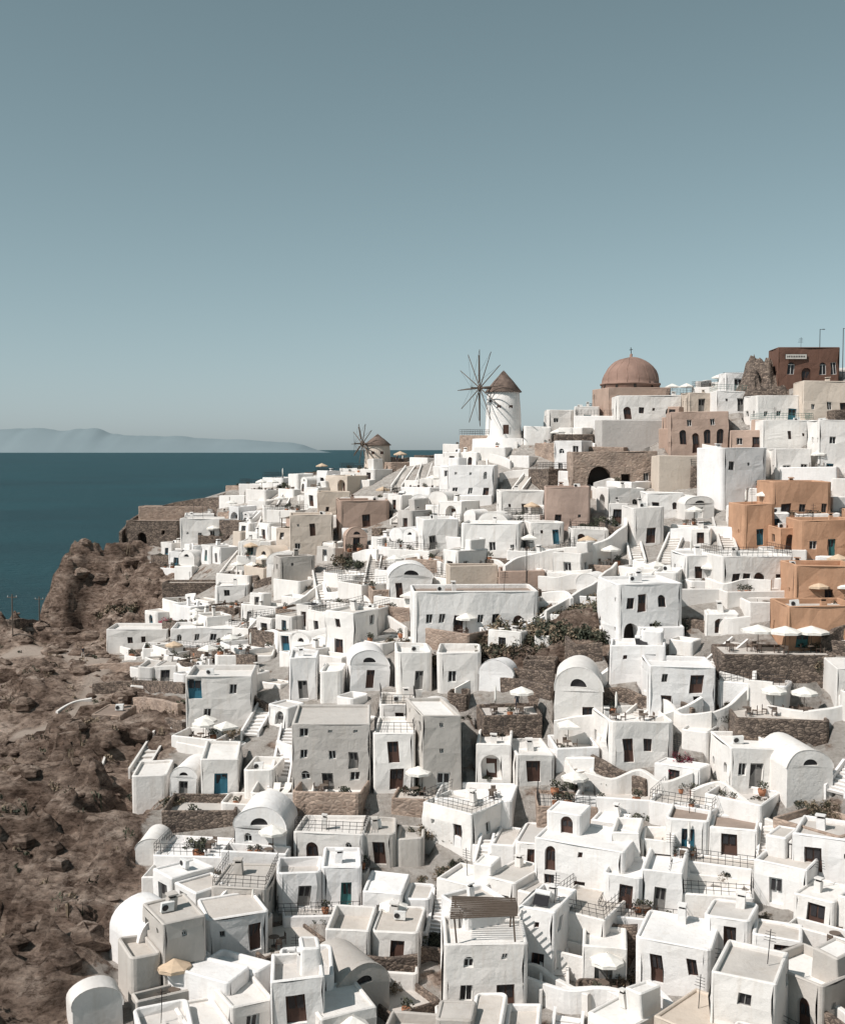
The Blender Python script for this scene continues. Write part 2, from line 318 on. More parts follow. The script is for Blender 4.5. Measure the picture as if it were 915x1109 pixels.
def roofstuff(mb,w,D,h,x0=0,y0=0,mat='white_plaster'):
    if w<1.8 or D<2: return
    if R.random()<.5: chimney(mb,x0+R.uniform(-w/2+.8,w/2-.8),y0+D*R.uniform(.4,.8),h,mat)
    if R.random()<.2:
        x=x0+R.uniform(-w/2+.8,w/2-.8); y=y0+D*.5
        mb.box(x-.45,x+.45,y-.18,y+.18,h+.1,h+.75,'white_wood'); mb.tube((x-.2,y-.19,h+.42),(x-.2,y-.22,h+.42),.22,'iron',10)
    if R.random()<.2:
        x=x0+R.uniform(-w/2+.7,w/2-.7); y=y0+D*.6; mb.tube((x,y,h),(x,y,h+2.4),.03,'iron',5)
        for k in range(4): mb.tube((x-.4+k*.03,y,h+1.6+.2*k),(x+.4-k*.03,y,h+1.6+.2*k),.018,'iron',4)
    if R.random()<.05:
        x=x0+R.uniform(-w/2+1,w/2-1); y=y0+D*.55
        mb.tube((x-.6,y,h+.75),(x+.6,y,h+.75),.26,'white_wood',12); mb.q([(x-.6,y-1.2,h+.1),(x+.6,y-1.2,h+.1),(x+.6,y-.2,h+.7),(x-.6,y-.2,h+.7)],'window_glass')
def stairs_local(mb,w,nst,rise=.19,run=.3,mat='roof_white',side='white_plaster',x0=0,y0=0,z0=0,base=-3,walls=True):
    for i in range(nst):
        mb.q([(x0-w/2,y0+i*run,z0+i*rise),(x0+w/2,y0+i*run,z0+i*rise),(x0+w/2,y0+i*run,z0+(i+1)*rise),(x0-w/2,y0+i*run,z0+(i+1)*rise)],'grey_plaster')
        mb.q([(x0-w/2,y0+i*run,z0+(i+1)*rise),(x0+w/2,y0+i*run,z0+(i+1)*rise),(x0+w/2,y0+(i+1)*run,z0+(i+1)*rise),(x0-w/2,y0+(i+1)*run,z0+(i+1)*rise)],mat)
    L_=nst*run; Hh=nst*rise
    for s in (-1,1):
        xa=x0+s*w/2; xc=x0+s*(w/2+.22); pa=.55 if walls else .02
        lo,hi=min(xa,xc),max(xa,xc)
        prof=[(y0-.1,z0+base),(y0+L_+.1,z0+base),(y0+L_+.1,z0+Hh+pa),(y0-.1,z0+pa)]
        mb.q([(lo,y,z) for y,z in reversed(prof)],side); mb.q([(hi,y,z) for y,z in prof],side)
        for a,b2 in ((3,2),(0,3),(2,1)):
            mb.q([(lo,*prof[a]),(hi,*prof[a]),(hi,*prof[b2]),(lo,*prof[b2])],side)
FOOT=[]; XX,YY=np.meshgrid(gx,gy); OCC=np.zeros((NY,NX),bool)
def cells(fx,fy,yw,xl,xr,yf,yb_):
    c,s_=math.cos(yw),math.sin(yw); rad=max(abs(xl),abs(xr),abs(yf),abs(yb_))*1.5
    i0,i1=max(int((fx-rad-X0)/ST),0),int((fx+rad-X0)/ST)+1; j0,j1=max(int((fy-rad-Y0)/ST),0),int((fy+rad-Y0)/ST)+1
    sx=XX[j0:j1,i0:i1]-fx; sy=YY[j0:j1,i0:i1]-fy; lx=sx*c+sy*s_; ly=-sx*s_+sy*c
    return (slice(j0,j1),slice(i0,i1)),(lx>xl)&(lx<xr)&(ly>yf)&(ly<yb_)
def foot(x,y,yaw,xl,xr,yf,yb,z):
    FOOT.append((x,y,yaw,xl,xr,yf,yb,z)); sl,ins=cells(x,y,yaw,xl,xr,yf,yb); OCC[sl]|=ins
HERO=[]
def prect(x,y,z,yaw,w,D,h):
    ps=[]
    for lx in(-w/2,w/2):
        for ly in(0,D):
            wx=x+lx*math.cos(yaw)-ly*math.sin(yaw); wy=y+lx*math.sin(yaw)+ly*math.cos(yaw)
            for lz in(0,h): ps.append(proj(wx,wy,z+lz))
    return min(p[0] for p in ps),max(p[0] for p in ps),max(p[1] for p in ps),min(p[1] for p in ps)
def reserve(L_,Rr,B_,T_,y,x,w,D,tol=.13): HERO.append((L_,Rr,B_,T_,y,x,w,D,tol))
# ---- furniture meshes
def parasol_mesh(mat,square=False,r=1.25):
    mb=MB(wobble=False); mb.tube((0,0,0),(0,0,2.65),.035,'weathered_wood'); mb.box(-.3,.3,-.3,.3,0,.09,'grey_plaster')
    n=4 if square else 8; off=math.pi/4 if square else 0; r2=r*1.25 if square else r
    rim=[(r2*math.cos(off+6.28318*i/n),r2*math.sin(off+6.28318*i/n),2.1) for i in range(n)]
    dz=[(a*1.0,b,c-.2) for a,b,c in rim]
    for i in range(n):
        j=(i+1)%n; mid=((rim[i][0]+rim[j][0])/2*.97,(rim[i][1]+rim[j][1])/2*.97,2.12)
        mb.q([(0,0,2.65),rim[i],mid],mat); mb.q([(0,0,2.65),mid,rim[j]],mat); mb.q([rim[i],dz[i],dz[j],rim[j]],mat)
        mb.tube((0,0,1.9),(rim[i][0]*.9,rim[i][1]*.9,2.1),.015,'weathered_wood',4)
    return mb.mesh('parasol')
PAR=[parasol_mesh('canvas'),parasol_mesh('canvas',True,1.1),parasol_mesh('tan_canvas'),parasol_mesh('canvas',False,1.75)]
mb=MB(wobble=False); mb.tube((0,0,0),(0,0,2.5),.035,'weathered_wood'); mb.lathe((0,0,0),[(.05,2.75),(.13,2.3),(.1,1.5),(.16,1.2),(.03,1.2)],'canvas',8); mb.box(-.3,.3,-.3,.3,0,.09,'grey_plaster')
PARC=mb.mesh('parasol')
mb=MB(wobble=False)
mb.tube((0,0,.72),(0,0,.76),.42,'weathered_wood',14); mb.tube((0,0,0),(0,0,.72),.03,'iron'); mb.tube((0,0,0),(0,0,.03),.25,'iron',10)
TABLE=mb.mesh('cafe_table')
mb=MB(wobble=False)
for a in(-.2,.2):
    for b_ in(-.2,.2): mb.box(a-.02,a+.02,b_-.02,b_+.02,0,.45 if b_<0 else .92,'dark_wood')
mb.box(-.23,.23,-.23,.23,.452,.49,'weathered_wood'); mb.box(-.175,.175,.18,.21,.6,.9,'weathered_wood')
CHAIR=mb.mesh('chair')
mb=MB(wobble=False)
mb.box(-.33,.33,-.95,.4,.28,.36,'canvas'); mb.q([(-.33,.4,.36),(.33,.4,.36),(.33,.95,.8),(-.33,.95,.8)],'canvas'); mb.q([(-.33,.4,.28),(.33,.4,.28),(.33,.97,.72),(-.33,.97,.72)],'weathered_wood')
for a in(-.3,.3):
    for b_ in(-.85,.5): mb.box(a-.03,a+.03,b_-.03,b_+.03,0,.278,'weathered_wood')
LOUNGER=mb.mesh('sun_lounger')
mb=MB(wobble=False)
mb.lathe((0,0,0),[(0,0),(.16,0),(.24,.2),(.26,.42),(.22,.42),(.2,.36),(0,.36)],'terracotta',12)
for i in range(70):
    a=R.uniform(0,6.28);e=R.uniform(.1,1.5);r=R.uniform(.15,.45);c=Vector((r*math.cos(a)*math.cos(e),r*math.sin(a)*math.cos(e),.5+r*math.sin(e)))
    u=Vector((R.uniform(-1,1),R.uniform(-1,1),R.uniform(-1,1))).normalized()*.07; v=u.orthogonal().normalized()*.05
    mb.q([c-u,c-v,c+u,c+v],R.choice(['leaf_dark','leaf_mid','leaf_mid']))
POT=mb.mesh('potted_plant')
def bush_mesh(seed,mats,nl=1100,clumps=16,sz=.12,flat=.75):
    q=random.Random(seed); mb=MB(wobble=False); cs=[]
    for i in range(clumps):
        a=q.uniform(0,6.28);r=q.random()**.6; cs.append((r*math.cos(a),r*math.sin(a),flat*q.uniform(.15,1)*(1.15-r*.6),q.uniform(.18,.42),q.choice(mats)))
    for c in cs[:7]: mb.tube((0,0,-.2),(c[0]*.8,c[1]*.8,c[2]*.8),.05,'trunk_bark',4,.015)
    for i in range(nl):
        c=q.choice(cs); v=Vector((q.gauss(0,1),q.gauss(0,1),q.gauss(0,1))).normalized()*c[3]*q.uniform(.55,1.1)
        p=Vector(c[:3])+v; u=Vector((q.uniform(-1,1),q.uniform(-1,1),q.uniform(-1,1))).normalized(); w=u.orthogonal().normalized(); s=sz*q.uniform(.5,1.1)
        mb.q([p-u*s,p-w*s*.5,p+u*s,p+w*s*.5],c[4] if q.random()<.8 else q.choice(mats))
    return mb.mesh('bush')
BUSH=[bush_mesh(1,['leaf_dark','leaf_dark','leaf_mid']),bush_mesh(2,['leaf_mid','leaf_dark','leaf_dry']),bush_mesh(3,['leaf_dry','leaf_mid','leaf_dry'],700)]
FLOW=bush_mesh(4,['flower','leaf_dark','flower','leaf_mid'],700)
def patio_set(M,w,D,many=False,big=False):
    k=R.random()
    def W_(x,y): return tuple(M@Vector((x,y,.01)))
    yaw=M.to_euler().z
    def tb(x,y,par=True):
        inst(TABLE,'cafe_table',W_(x,y))
        for a in R.sample([0,1.57,3.14,4.71],R.choice([2,2,3])): 
            inst(CHAIR,'chair',W_(x+.75*math.sin(a),y-.75*math.cos(a)),yaw+a+3.1416+R.uniform(-.3,.3))
        if par: inst(PAR[3] if big else (R.choice(PAR[:3]) if R.random()<.4 else PAR[0]) if R.random()<.75 else PARC,'parasol',W_(x+.25,y+.7),R.uniform(0,6))
    if many:
        x=-w/2+1.4
        while x<w/2-1.2: tb(x,D*.45+R.uniform(-.6,.6),R.random()<.8); x+=R.uniform(2.3,3.0)
    elif k<.35 and w>3.4: tb(R.uniform(-w/2+1.5,w/2-1.5),D*.5,R.random()<.45)
    elif k<.5 and w>3.6:
        x=R.uniform(-w/2+1.2,w/2-2.2); inst(LOUNGER,'sun_lounger',W_(x,D*.5),yaw+R.uniform(-.2,.2)); inst(LOUNGER,'sun_lounger',W_(x+.95,D*.5),yaw+R.uniform(-.2,.2))
        if R.random()<.3: inst(PAR[1],'parasol',W_(x+.48,D*.5+.9),yaw)
    for i in range(R.choice([0,1,2,3])): inst(POT,'potted_plant',W_(R.uniform(-w/2+.5,w/2-.5),R.choice([.5,D-.5])),0,R.uniform(.8,1.6))
# ------------------------------------------------------------------ named structures
def hero(L_,R_,B_,T_,yaw=0,D=6.5,mat='white_plaster',fl=1,kind='block',name='white_house',roof=None,dens=.9,ops=None,par=.35,arch=.2,base=-5,lift=0,wood=None,frames=None,patio=0,sets=0,c=None,railing=None):
    yaw=math.radians(yaw)
    x,y,z=site((L_+R_)/2,B_); s=y/F; w=(R_-L_)*s/math.cos(yaw)-D*abs(math.sin(yaw))*.75; w=max(w,2.4); h=(B_-T_)*s-par
    if kind=='vault': h=(B_-T_)*s*.62
    mb=MB(frame(x,y,z+lift,yaw))
    if ops is None: ops=auto_ops(w-.26,h,fl,dens,arch=arch,wood=wood,frames=frames) if dens>0 else []
    else: ops=[(a*w-b/2,a*w+b/2,c_,c_+d)+tuple(r) for a,b,c_,d,*r in ops]
    lo=auto_ops(D-.26,h,fl,.6,door=False) if dens>0 else []
    ro=auto_ops(D-.26,h,fl,.6,door=False) if dens>0 else []
    if kind=='vault': vault(mb,w,D,h,(B_-T_)*s*.38,mat,ops,base=base)
    else:
        block(mb,w,D,h,par,mat,roof,ops,lo,ro,base,c=c)
        if dens>0: roofstuff(mb,w,D,h,mat=mat)
    if railing: rail(mb,w,D,h+par,mat=railing)
    if patio:
        block(mb,w+.6,patio,0,.7,mat,'paving',base=base,y0=-patio-.01,t=.22)
        patio_set(frame(x,y,z+lift,yaw)@Matrix.Translation((0,-patio,0)),w,patio)
    if sets: patio_set(frame(x,y,z+lift+h,yaw),w,D,True,sets>1)
    mb.obj(name); foot(x,y,yaw,-w/2-.3,w/2+.3,-.6-patio,D+.3,z+lift)
    HERO.append((L_,R_,B_,T_,y,x,w,D,.13)); return x,y,z,w,h
# -- centre
hero(445,585,688,640,3,7.5,'white_plaster',1,ops=[(.10,.75,1.3,1.1,'win',False),(.20,.7,1.3,1.1,'win',False),(.33,1.1,.1,2.2,'dark_wood',False),(.5,.7,1.4,1.,'win',False),(.62,.8,1.3,1.1,'win',False,'grey_wood'),(.8,1.2,.1,2.1,'dark_wood',True),(.92,.7,1.3,1.1,'win',False)],roof='roof_brown',par=.5,arch=0)
hero(485,540,640,613,3,4,'cream_plaster',1,dens=0,name='chapel_annex',roof='roof_brown'); hero(540,590,640,618,-2,4,'pink_plaster',1,dens=0,name='chapel_annex')
hero(495,566,604,567,-10,6.5,roof='roof_white'); hero(455,500,596,562,10,6); hero(588,640,573,528,-6,6,dens=.4,mat='pink_plaster',name='rendered_stone_house')
hero(540,592,560,532,0,6); hero(420,470,650,612,6,6,kind='vault'); hero(572,612,590,566,4,5); hero(616,660,596,574,-5,5,dens=.4,railing='iron')
# -- upper right
hero(620,712,533,490,0,8,'tan_stone',1,name='stone_warehouse',ops=[(.31,3.6,.1,3.6,'hole',True),(.62,1.4,1.0,1.6,'hole',False),(.86,.8,1.6,1.2,'win',False)],par=.3,roof='roof_brown',c=.05)
hero(725,790,492,447,-6,7,'pink_plaster',1,name='pink_house',ops=[(.2,1.0,1.4,2.2,'win',True,'dark_wood'),(.42,1.0,.1,3.0,'dark_wood',True),(.62,1.0,1.4,2.2,'win',True,'dark_wood'),(.84,1.0,1.4,2.2,'win',True,'dark_wood'),(.3,.7,4.2,1.,'win',False),(.7,.7,4.2,1.,'win',False)],par=.5,c=.1,roof='roof_brown')
hero(712,764,528,494,2,5,'cream_plaster',1,dens=0,name='pink_house',par=.7); hero(650,727,489,456,0,6,'grey_plaster',1,dens=0,name='grey_house',par=.3)
hero(668,745,455,429,0,6,'white_plaster',1); hero(592,622,464,444,4,4); hero(622,650,462,440,-4,4); hero(566,598,480,462,-4,5,dens=.5)
hero(773,838,546,486,16,7,'white_plaster',2,dens=.8,c=.6); hero(838,880,520,486,-6,6); hero(700,740,560,534,0,5); hero(740,775,562,538,6,5,kind='vault'); hero(682,722,590,550,8,5)
hero(740,800,634,602,4,6,patio=2.5); hero(778,862,645,603,6,7,ops=[(.15,.9,.9,1.4,'win',False,'dark_wood'),(.3,.9,.9,1.4,'win',False,'dark_wood'),(.48,1.3,.1,2.4,'dark_wood',True),(.62,1.3,.1,2.4,'dark_wood',True),(.78,.9,.9,1.4,'win',False,'dark_wood')],patio=2.,railing='iron')
hero(662,745,700,632,10,7,fl=2,ops=[(.14,.8,3.9,1.2,'win',False,'dark_wood'),(.32,1.,3.5,1.9,'dark_wood',False),(.62,.9,3.9,1.3,'win',True,'dark_wood'),(.84,.9,3.9,1.3,'win',True,'dark_wood'),(.15,1.6,.2,2.2,'hole',True),(.5,.8,1.,1.2,'win',False)],wood='dark_wood',c=.4)
# -- ochre group
OP='ochre_plaster'
hero(835,900,563,521,0,7,OP,1,name='ochre_house',par=.6,dens=.7,roof='roof_brown'); hero(802,842,592,546,4,6,OP,1,name='ochre_house',dens=.7,par=.5)
hero(866,930,604,564,0,6,OP,1,name='ochre_house',dens=.8,par=.7,roof='paving'); hero(858,930,660,612,-3,6,OP,1,name='ochre_house',par=.6,patio=2.5)
hero(852,930,702,656,0,6,OP,1,name='ochre_house',dens=.8,par=.6,roof='paving'); hero(842,868,598,572,6,4,OP,1,name='ochre_house',dens=.6,par=.4)
# -- top right
hero(842,908,418,378,-3,6,'redbrown_plaster',1,name='redbrown_house',ops=[(.2,1.1,1.6,1.9,'win',True,'white_wood'),(.45,1.3,.1,2.6,'dark_wood',True),(.72,1.1,1.6,1.9,'win',True,'white_wood'),(.9,.9,1.6,1.9,'win',False,'white_wood')],par=.5)
hero(818,868,458,428,4,6); hero(868,925,452,414,-4,6,'cream_plaster',1); hero(825,882,484,455,2,6,railing='green_rail'); hero(885,935,520,457,-5,7,fl=2,dens=.6)
hero(786,812,424,404,0,5); hero(745,775,446,426,0,5,'cream_plaster'); hero(776,812,446,424,0,5,railing='green_rail')
# -- pink group left of centre
hero(343,380,560,533,5,5,'cream_plaster',1,name='cream_house'); hero(365,424,572,542,8,6,'pink_plaster',1,name='pink_house',dens=.4); hero(313,362,602,558,6,6,'cream_plaster',2,name='cream_house',dens=.6)
# -- left cape
hero(195,262,588,562,3,6,dens=.8); hero(150,262,558,549,2,5,'tan_stone',1,dens=0,name='stone_wall_terrace',par=.1)
hero(133,196,590,564,-8,7,'dark_stone',1,name='stone_fort',ops=[(.3,1.8,.1,2.4,'hole',True),(.7,.7,2.,.8,'hole',False)],par=.2,roof='roof_brown')
hero(115,182,704,682,0,6,dens=.6,par=.5); hero(184,258,702,680,3,6,par=.5,patio=2)
hero(175,235,648,632,0,5,'dark_stone',dens=0,name='stone_wall_terrace',roof='paving'); hero(232,270,652,634,4,5)
hero(98,134,802,774,-5,5,'tan_stone',ops=[(.5,1.0,.1,2.0,'hole',False)],name='stone_hut',roof='roof_brown',par=.1,c=.05)
# -- bottom left
hero(200,275,790,732,4,7,fl=2,ops=[(.12,1.5,3.2,2.3,'blue_wood',False),(.33,1.3,3.2,2.3,'teal_wood',True),(.7,.8,3.8,1.1,'win',False),(.3,.8,1.0,1.1,'win',False)],par=.6)
hero(315,402,858,784,2,8,'grey_plaster',3,dens=1,name='guest_house',par=.3,frames='white_wood',wood='grey_wood',c=.1); hero(402,450,860,796,-2,7,'white_plaster',2,dens=.9,railing='iron'); hero(450,508,862,774,12,8,'grey_plaster',3,dens=.8,roof='roof_white',name='guest_house')
hero(312,345,758,712,3,5,fl=1,dens=.8); hero(345,372,760,726,-3,5,dens=.6); hero(376,425,748,706,8,6,kind='vault'); hero(428,470,748,706,4,6,dens=.7,par=.6); hero(472,522,750,708,-3,6,dens=.5,par=.8,c=.6)
hero(512,556,848,808,-6,6,dens=.8,par=.5); hero(556,602,850,818,5,6,dens=.8,par=.3); hero(140,182,862,840,4,6,dens=0,par=.3); hero(182,215,864,832,-5,5,kind='vault'); hero(215,262,862,822,6,7,dens=.8); hero(262,300,864,834,-4,5,dens=.8,par=.8)
hero(410,452,782,764,2,6,dens=.4,par=.5,roof='paving',railing='iron'); hero(520,590,800,776,4,5,'dark_stone',dens=0,roof='paving',sets=1,name='dry_stone_terrace')
# -- bottom right
hero(596,656,792,722,-8,7,kind='vault',ops=[(.28,2.0,.6,3.2,'teal_wood',True),(.7,1.1,.2,2.2,'dark_wood',False)]); hero(655,735,830,782,6,7,fl=1,ops=[(.2,1.,.2,2.2,'dark_wood',False),(.5,.8,1.2,1.2,'win',False,'dark_wood'),(.8,.8,1.2,1.2,'win',False)],par=.7,c=.6,sets=1)
hero(700,776,776,722,-4,6,fl=2,dens=.7,par=.5,wood='dark_wood'); hero(788,845,858,812,4,6,par=.4,ops=[(.5,1.2,.1,2.2,'grey_wood',False),(.2,.7,1.2,1.1,'win',False)])
hero(846,906,866,812,8,6,kind='vault',ops=[(.5,1.8,.1,2.5,'grey_wood',True)])
hero(780,905,740,712,-4,6,'dark_stone',dens=0,name='dry_stone_terrace',roof='paving',par=.25,sets=2); hero(795,900,806,780,-5,6,'dark_stone',dens=0,name='dry_stone_terrace',roof='paving',par=.25,sets=1)
hero(600,652,834,812,4,5,dens=0,par=.6,roof='paving',sets=1,name='terrace'); hero(232,296,722,710,2,5,dens=0,par=.3,roof='paving',sets=1,name='terrace')
# ------------------------------------------------------------------ domed church
x,y,z=site(687,446); s=y/F; r=31*s; mb=MB(frame(x,y+4,z,0.1))
h0=(446-421)*s
block(mb,2*r+1,2*r+1,h0,.15,'pink_plaster','roof_brown',ops=[(1.2,2.0,1.2,2.8,'win',True),(r*2-1.4,r*2-.6,1.2,2.8,'win',True)],y0=-r-.5)
mb.lathe((0,0,h0),[(r*1.02,-.2),(r*1.02,.7),(r*1.06,.75),(r*1.06,.95),(r,1.0)]+[(r*math.cos(a),1.0+r*.93*math.sin(a)) for a in [i*math.pi/2/14 for i in range(1,14)]]+[(.25,1.0+r*.935),(.25,1.5+r*.93),(0,1.7+r*.93)],'dome_terracotta',40)
zt=h0+1.6+r*.93; mb.box(-.05,.05,-.05,.05,zt,zt+1.1,'iron'); mb.box(-.3,-.052,-.04,.04,zt+.65,zt+.75,'iron'); mb.box(.052,.3,-.04,.04,zt+.65,zt+.75,'iron')
for k in range(10):
    a=k*.628+.2; c=Vector((math.cos(a),math.sin(a),0))*(r*1.035); t=Vector((-math.sin(a),math.cos(a),0))*.22; mb.q([c-t+Vector((0,0,h0+.1)),c+t+Vector((0,0,h0+.1)),c+t+Vector((0,0,h0+.62)),c-t+Vector((0,0,h0+.62))],'dark_interior')
for k in range(16):
    a=k*math.pi/8
    for i in range(9):
        e0,e1=i*.165,(i+1)*.165; P_=[Vector(((r+.0)*math.cos(e)*math.cos(a),(r+.0)*math.cos(e)*math.sin(a),h0+1+(r+.0)*.93*math.sin(e))) for e in(e0,e1)]
        mb.tube(P_[0],P_[1],.05,'dome_terracotta',4)
mb.obj('domed_church'); foot(x,y+4,.1,-r-1,r+1,-r-1,r+1,z); reserve(655,720,440,388,y,x,2*r,2*r)
# ------------------------------------------------------------------ windmills
def windmill(px,py,rb,hb,hr,Rr,az,off,hubz,nsp=12,mat='white_plaster'):
    x,y,z=site(px,py); par=bpy.data.objects.new('windmill',None); sc.collection.objects.link(par); par.location=(x,y,z)
    mb=MB(wobble=False); mb.lathe((0,0,0),[(rb*1.12,-4),(rb*1.06,0),(rb,.6),(rb*.97,hb*.5),(rb*.88,hb-.1),(rb*.86,hb),(0,hb)],mat,36)
    mb.lathe((0,0,0),[(rb*1.75,-4),(rb*1.7,-.3),(rb*1.5,-.25),(rb*1.0,-.2)],mat,36)
    o=mb.obj('tower'); o.parent=par
    mb=MB(wobble=False)
    rows=[(rb*.98,hb-.25),(rb*1.0,hb-.1),(rb*.5,hb+hr*.55),(.12,hb+hr),(0,hb+hr+.25)]
    mb.lathe((0,0,0),rows,'thatch',36)
    for i in range(60):
        a=i*6.283/60+R.uniform(-.04,.04); mb.tube((rb*1.01*math.cos(a),rb*1.01*math.sin(a),hb-.2),(.2*math.cos(a),.2*math.sin(a),hb+hr),.05,'thatch',4,.02)
    o=mb.obj('thatched_cap'); o.parent=par
    mb=MB(wobble=False)
    for a,zz,ww,hh in ((-1.9,hb*.62,.35,.5),(-1.2,hb*.62,.35,.5),(-1.5,.1,.5,2.),(-2.5,hb*.75,.3,.4)):
        rr=rb*.97-(rb*.1)*(zz/hb)+.03; c=Vector((rr*math.cos(a),rr*math.sin(a),zz)); t=Vector((-math.sin(a),math.cos(a),0)); nrm=Vector((math.cos(a),math.sin(a),0))*.08
        u=Vector((0,0,hh)); mb.q([c-t*ww+nrm,c+t*ww+nrm,c+t*ww+u+nrm,c-t*ww+u+nrm],'dark_wood')
        for (p,q) in ((c-t*(ww+.08)+nrm*1.2,c-t*ww+nrm*1.2),(c+t*ww+nrm*1.2,c+t*(ww+.08)+nrm*1.2)): mb.q([p,q,q+u,p+u],'white_wood')
    o=mb.obj('openings'); o.parent=par
    mb=MB(wobble=False); n=Vector((math.cos(az),math.sin(az),0)); hub=n*off+Vector((0,0,hubz)); u=Vector((-n.y,n.x,0)); up=Vector((0,0,1))
    mb.tube(-n*rb*.5+Vector((0,0,hubz)),hub+n*1.8,.22,'weathered_wood',8,.12); mb.tube(hub-n*.3,hub+n*.3,.42,'weathered_wood',10)
    for i in range(nsp):
        a=i*6.28318/nsp+.02; d=u*math.cos(a)+up*math.sin(a); q=Rr*R.uniform(.93,1.0); tip=hub+d*q
        mb.tube(hub,tip,.10,'weathered_wood',5,.06); 
        if i%3==0: mb.tube(hub+d*.9+n*.12,hub+d*q*.85+n*.12,.16,'weathered_wood',5,.1)
        mb.tube(tip,hub+n*1.8,.018,'iron',4)
    o=mb.obj('sail_frame'); o.parent=par
    foot(x,y,0,-rb,rb,-rb,rb,z)
    return x,y,z
x,y,z=windmill(545,474,3.15,8.0,3.4,7.0,math.radians(212),5.0,8.4); reserve(523,570,470,404,y+3,x,6.5,6,.01)
x,y,z=windmill(409,509,2.55,4.9,1.8,4.1,math.radians(215),3.4,5.0,10,'cream_plaster'); reserve(392,427,503,473,y+3,x,5,5,.01)
reserve(528,648,716,655,site(590,715)[1],site(590,715)[0],12,6,.025)
def stairway(pa,pb,w=1.6,name='stairway'):
    a=Vector(site(*pa)); b_=Vector(site(*pb)); d=b_-a; L_=math.hypot(d.x,d.y); n=max(4,int(abs(d.z)/.19)); yaw=math.atan2(-d.x,d.y)
    mb=MB(frame(a.x,a.y,a.z+.15,yaw)); stairs_local(mb,w,n,d.z/n,L_/n); mb.obj(name)
    sl,ins=cells(a.x,a.y,yaw,-w/2-.3,w/2+.3,0,L_); OCC[sl]|=ins
    m_=(a+b_)/2; reserve(min(pa[0],pb[0])-6,max(pa[0],pb[0])+6,pa[1],pb[1],b_.y,m_.x,w,L_,.2)
for a,b_ in (((352,655),(345,622)),((430,530),(444,508)),((690,612),(684,585)),((300,860),(315,790)),((640,858),(620,832)),((905,862),(925,835)),((150,840),(178,795)),((100,840),(112,805)),((490,750),(520,735)),((560,690),(590,660)),((455,528),(462,505)),((770,725),(800,700)),((875,600),(868,585)),((560,535),(575,515)),((400,640),(408,600)),((240,630),(262,600)),((660,690),(655,655)),((790,600),(780,565)),((300,560),(315,530)),((680,790),(700,770)),((270,800),(290,765)),((720,612),(735,575))): stairway(a,b_)
# ------------------------------------------------------------------ the rest of the village
def grad(x,y): return (H(x+3,y)-H(x-3,y))/6,(H(x,y+3)-H(x,y-3))/6
def clear(cx,cy,z,yaw,w,D,h_,strict=True):
    Lq,Rq,Bq,Tq=prect(cx,cy,z,yaw,w,D,h_)
    if Tq<np.interp((Lq+Rq)/2,SKX,SKY): return False
    for (a,b_,B_,T_,hy,hx,hw,hD,tol) in HERO:
        if hy>cy-2:
            ov=max(0,min(Rq,b_)-max(Lq,a)); vis=max(0,min(B_,Bq+8)-max(T_,Tq))
            if ov*vis>tol*(b_-a)*(B_-T_) : return False
        if strict:
            if abs(hx-cx)<(hw+w)/2*.85 and -D*.8<hy-cy<0: return False
            if abs(hx-cx)<(hw+w)/2*.85 and 0<=cy-hy<hD*.9: return False
    return True
placed=0
y=68.
rows=[]
while y<252:
    rows.append(y); y+=R.uniform(5.6,6.7)*(1 if y<200 else 1.1)
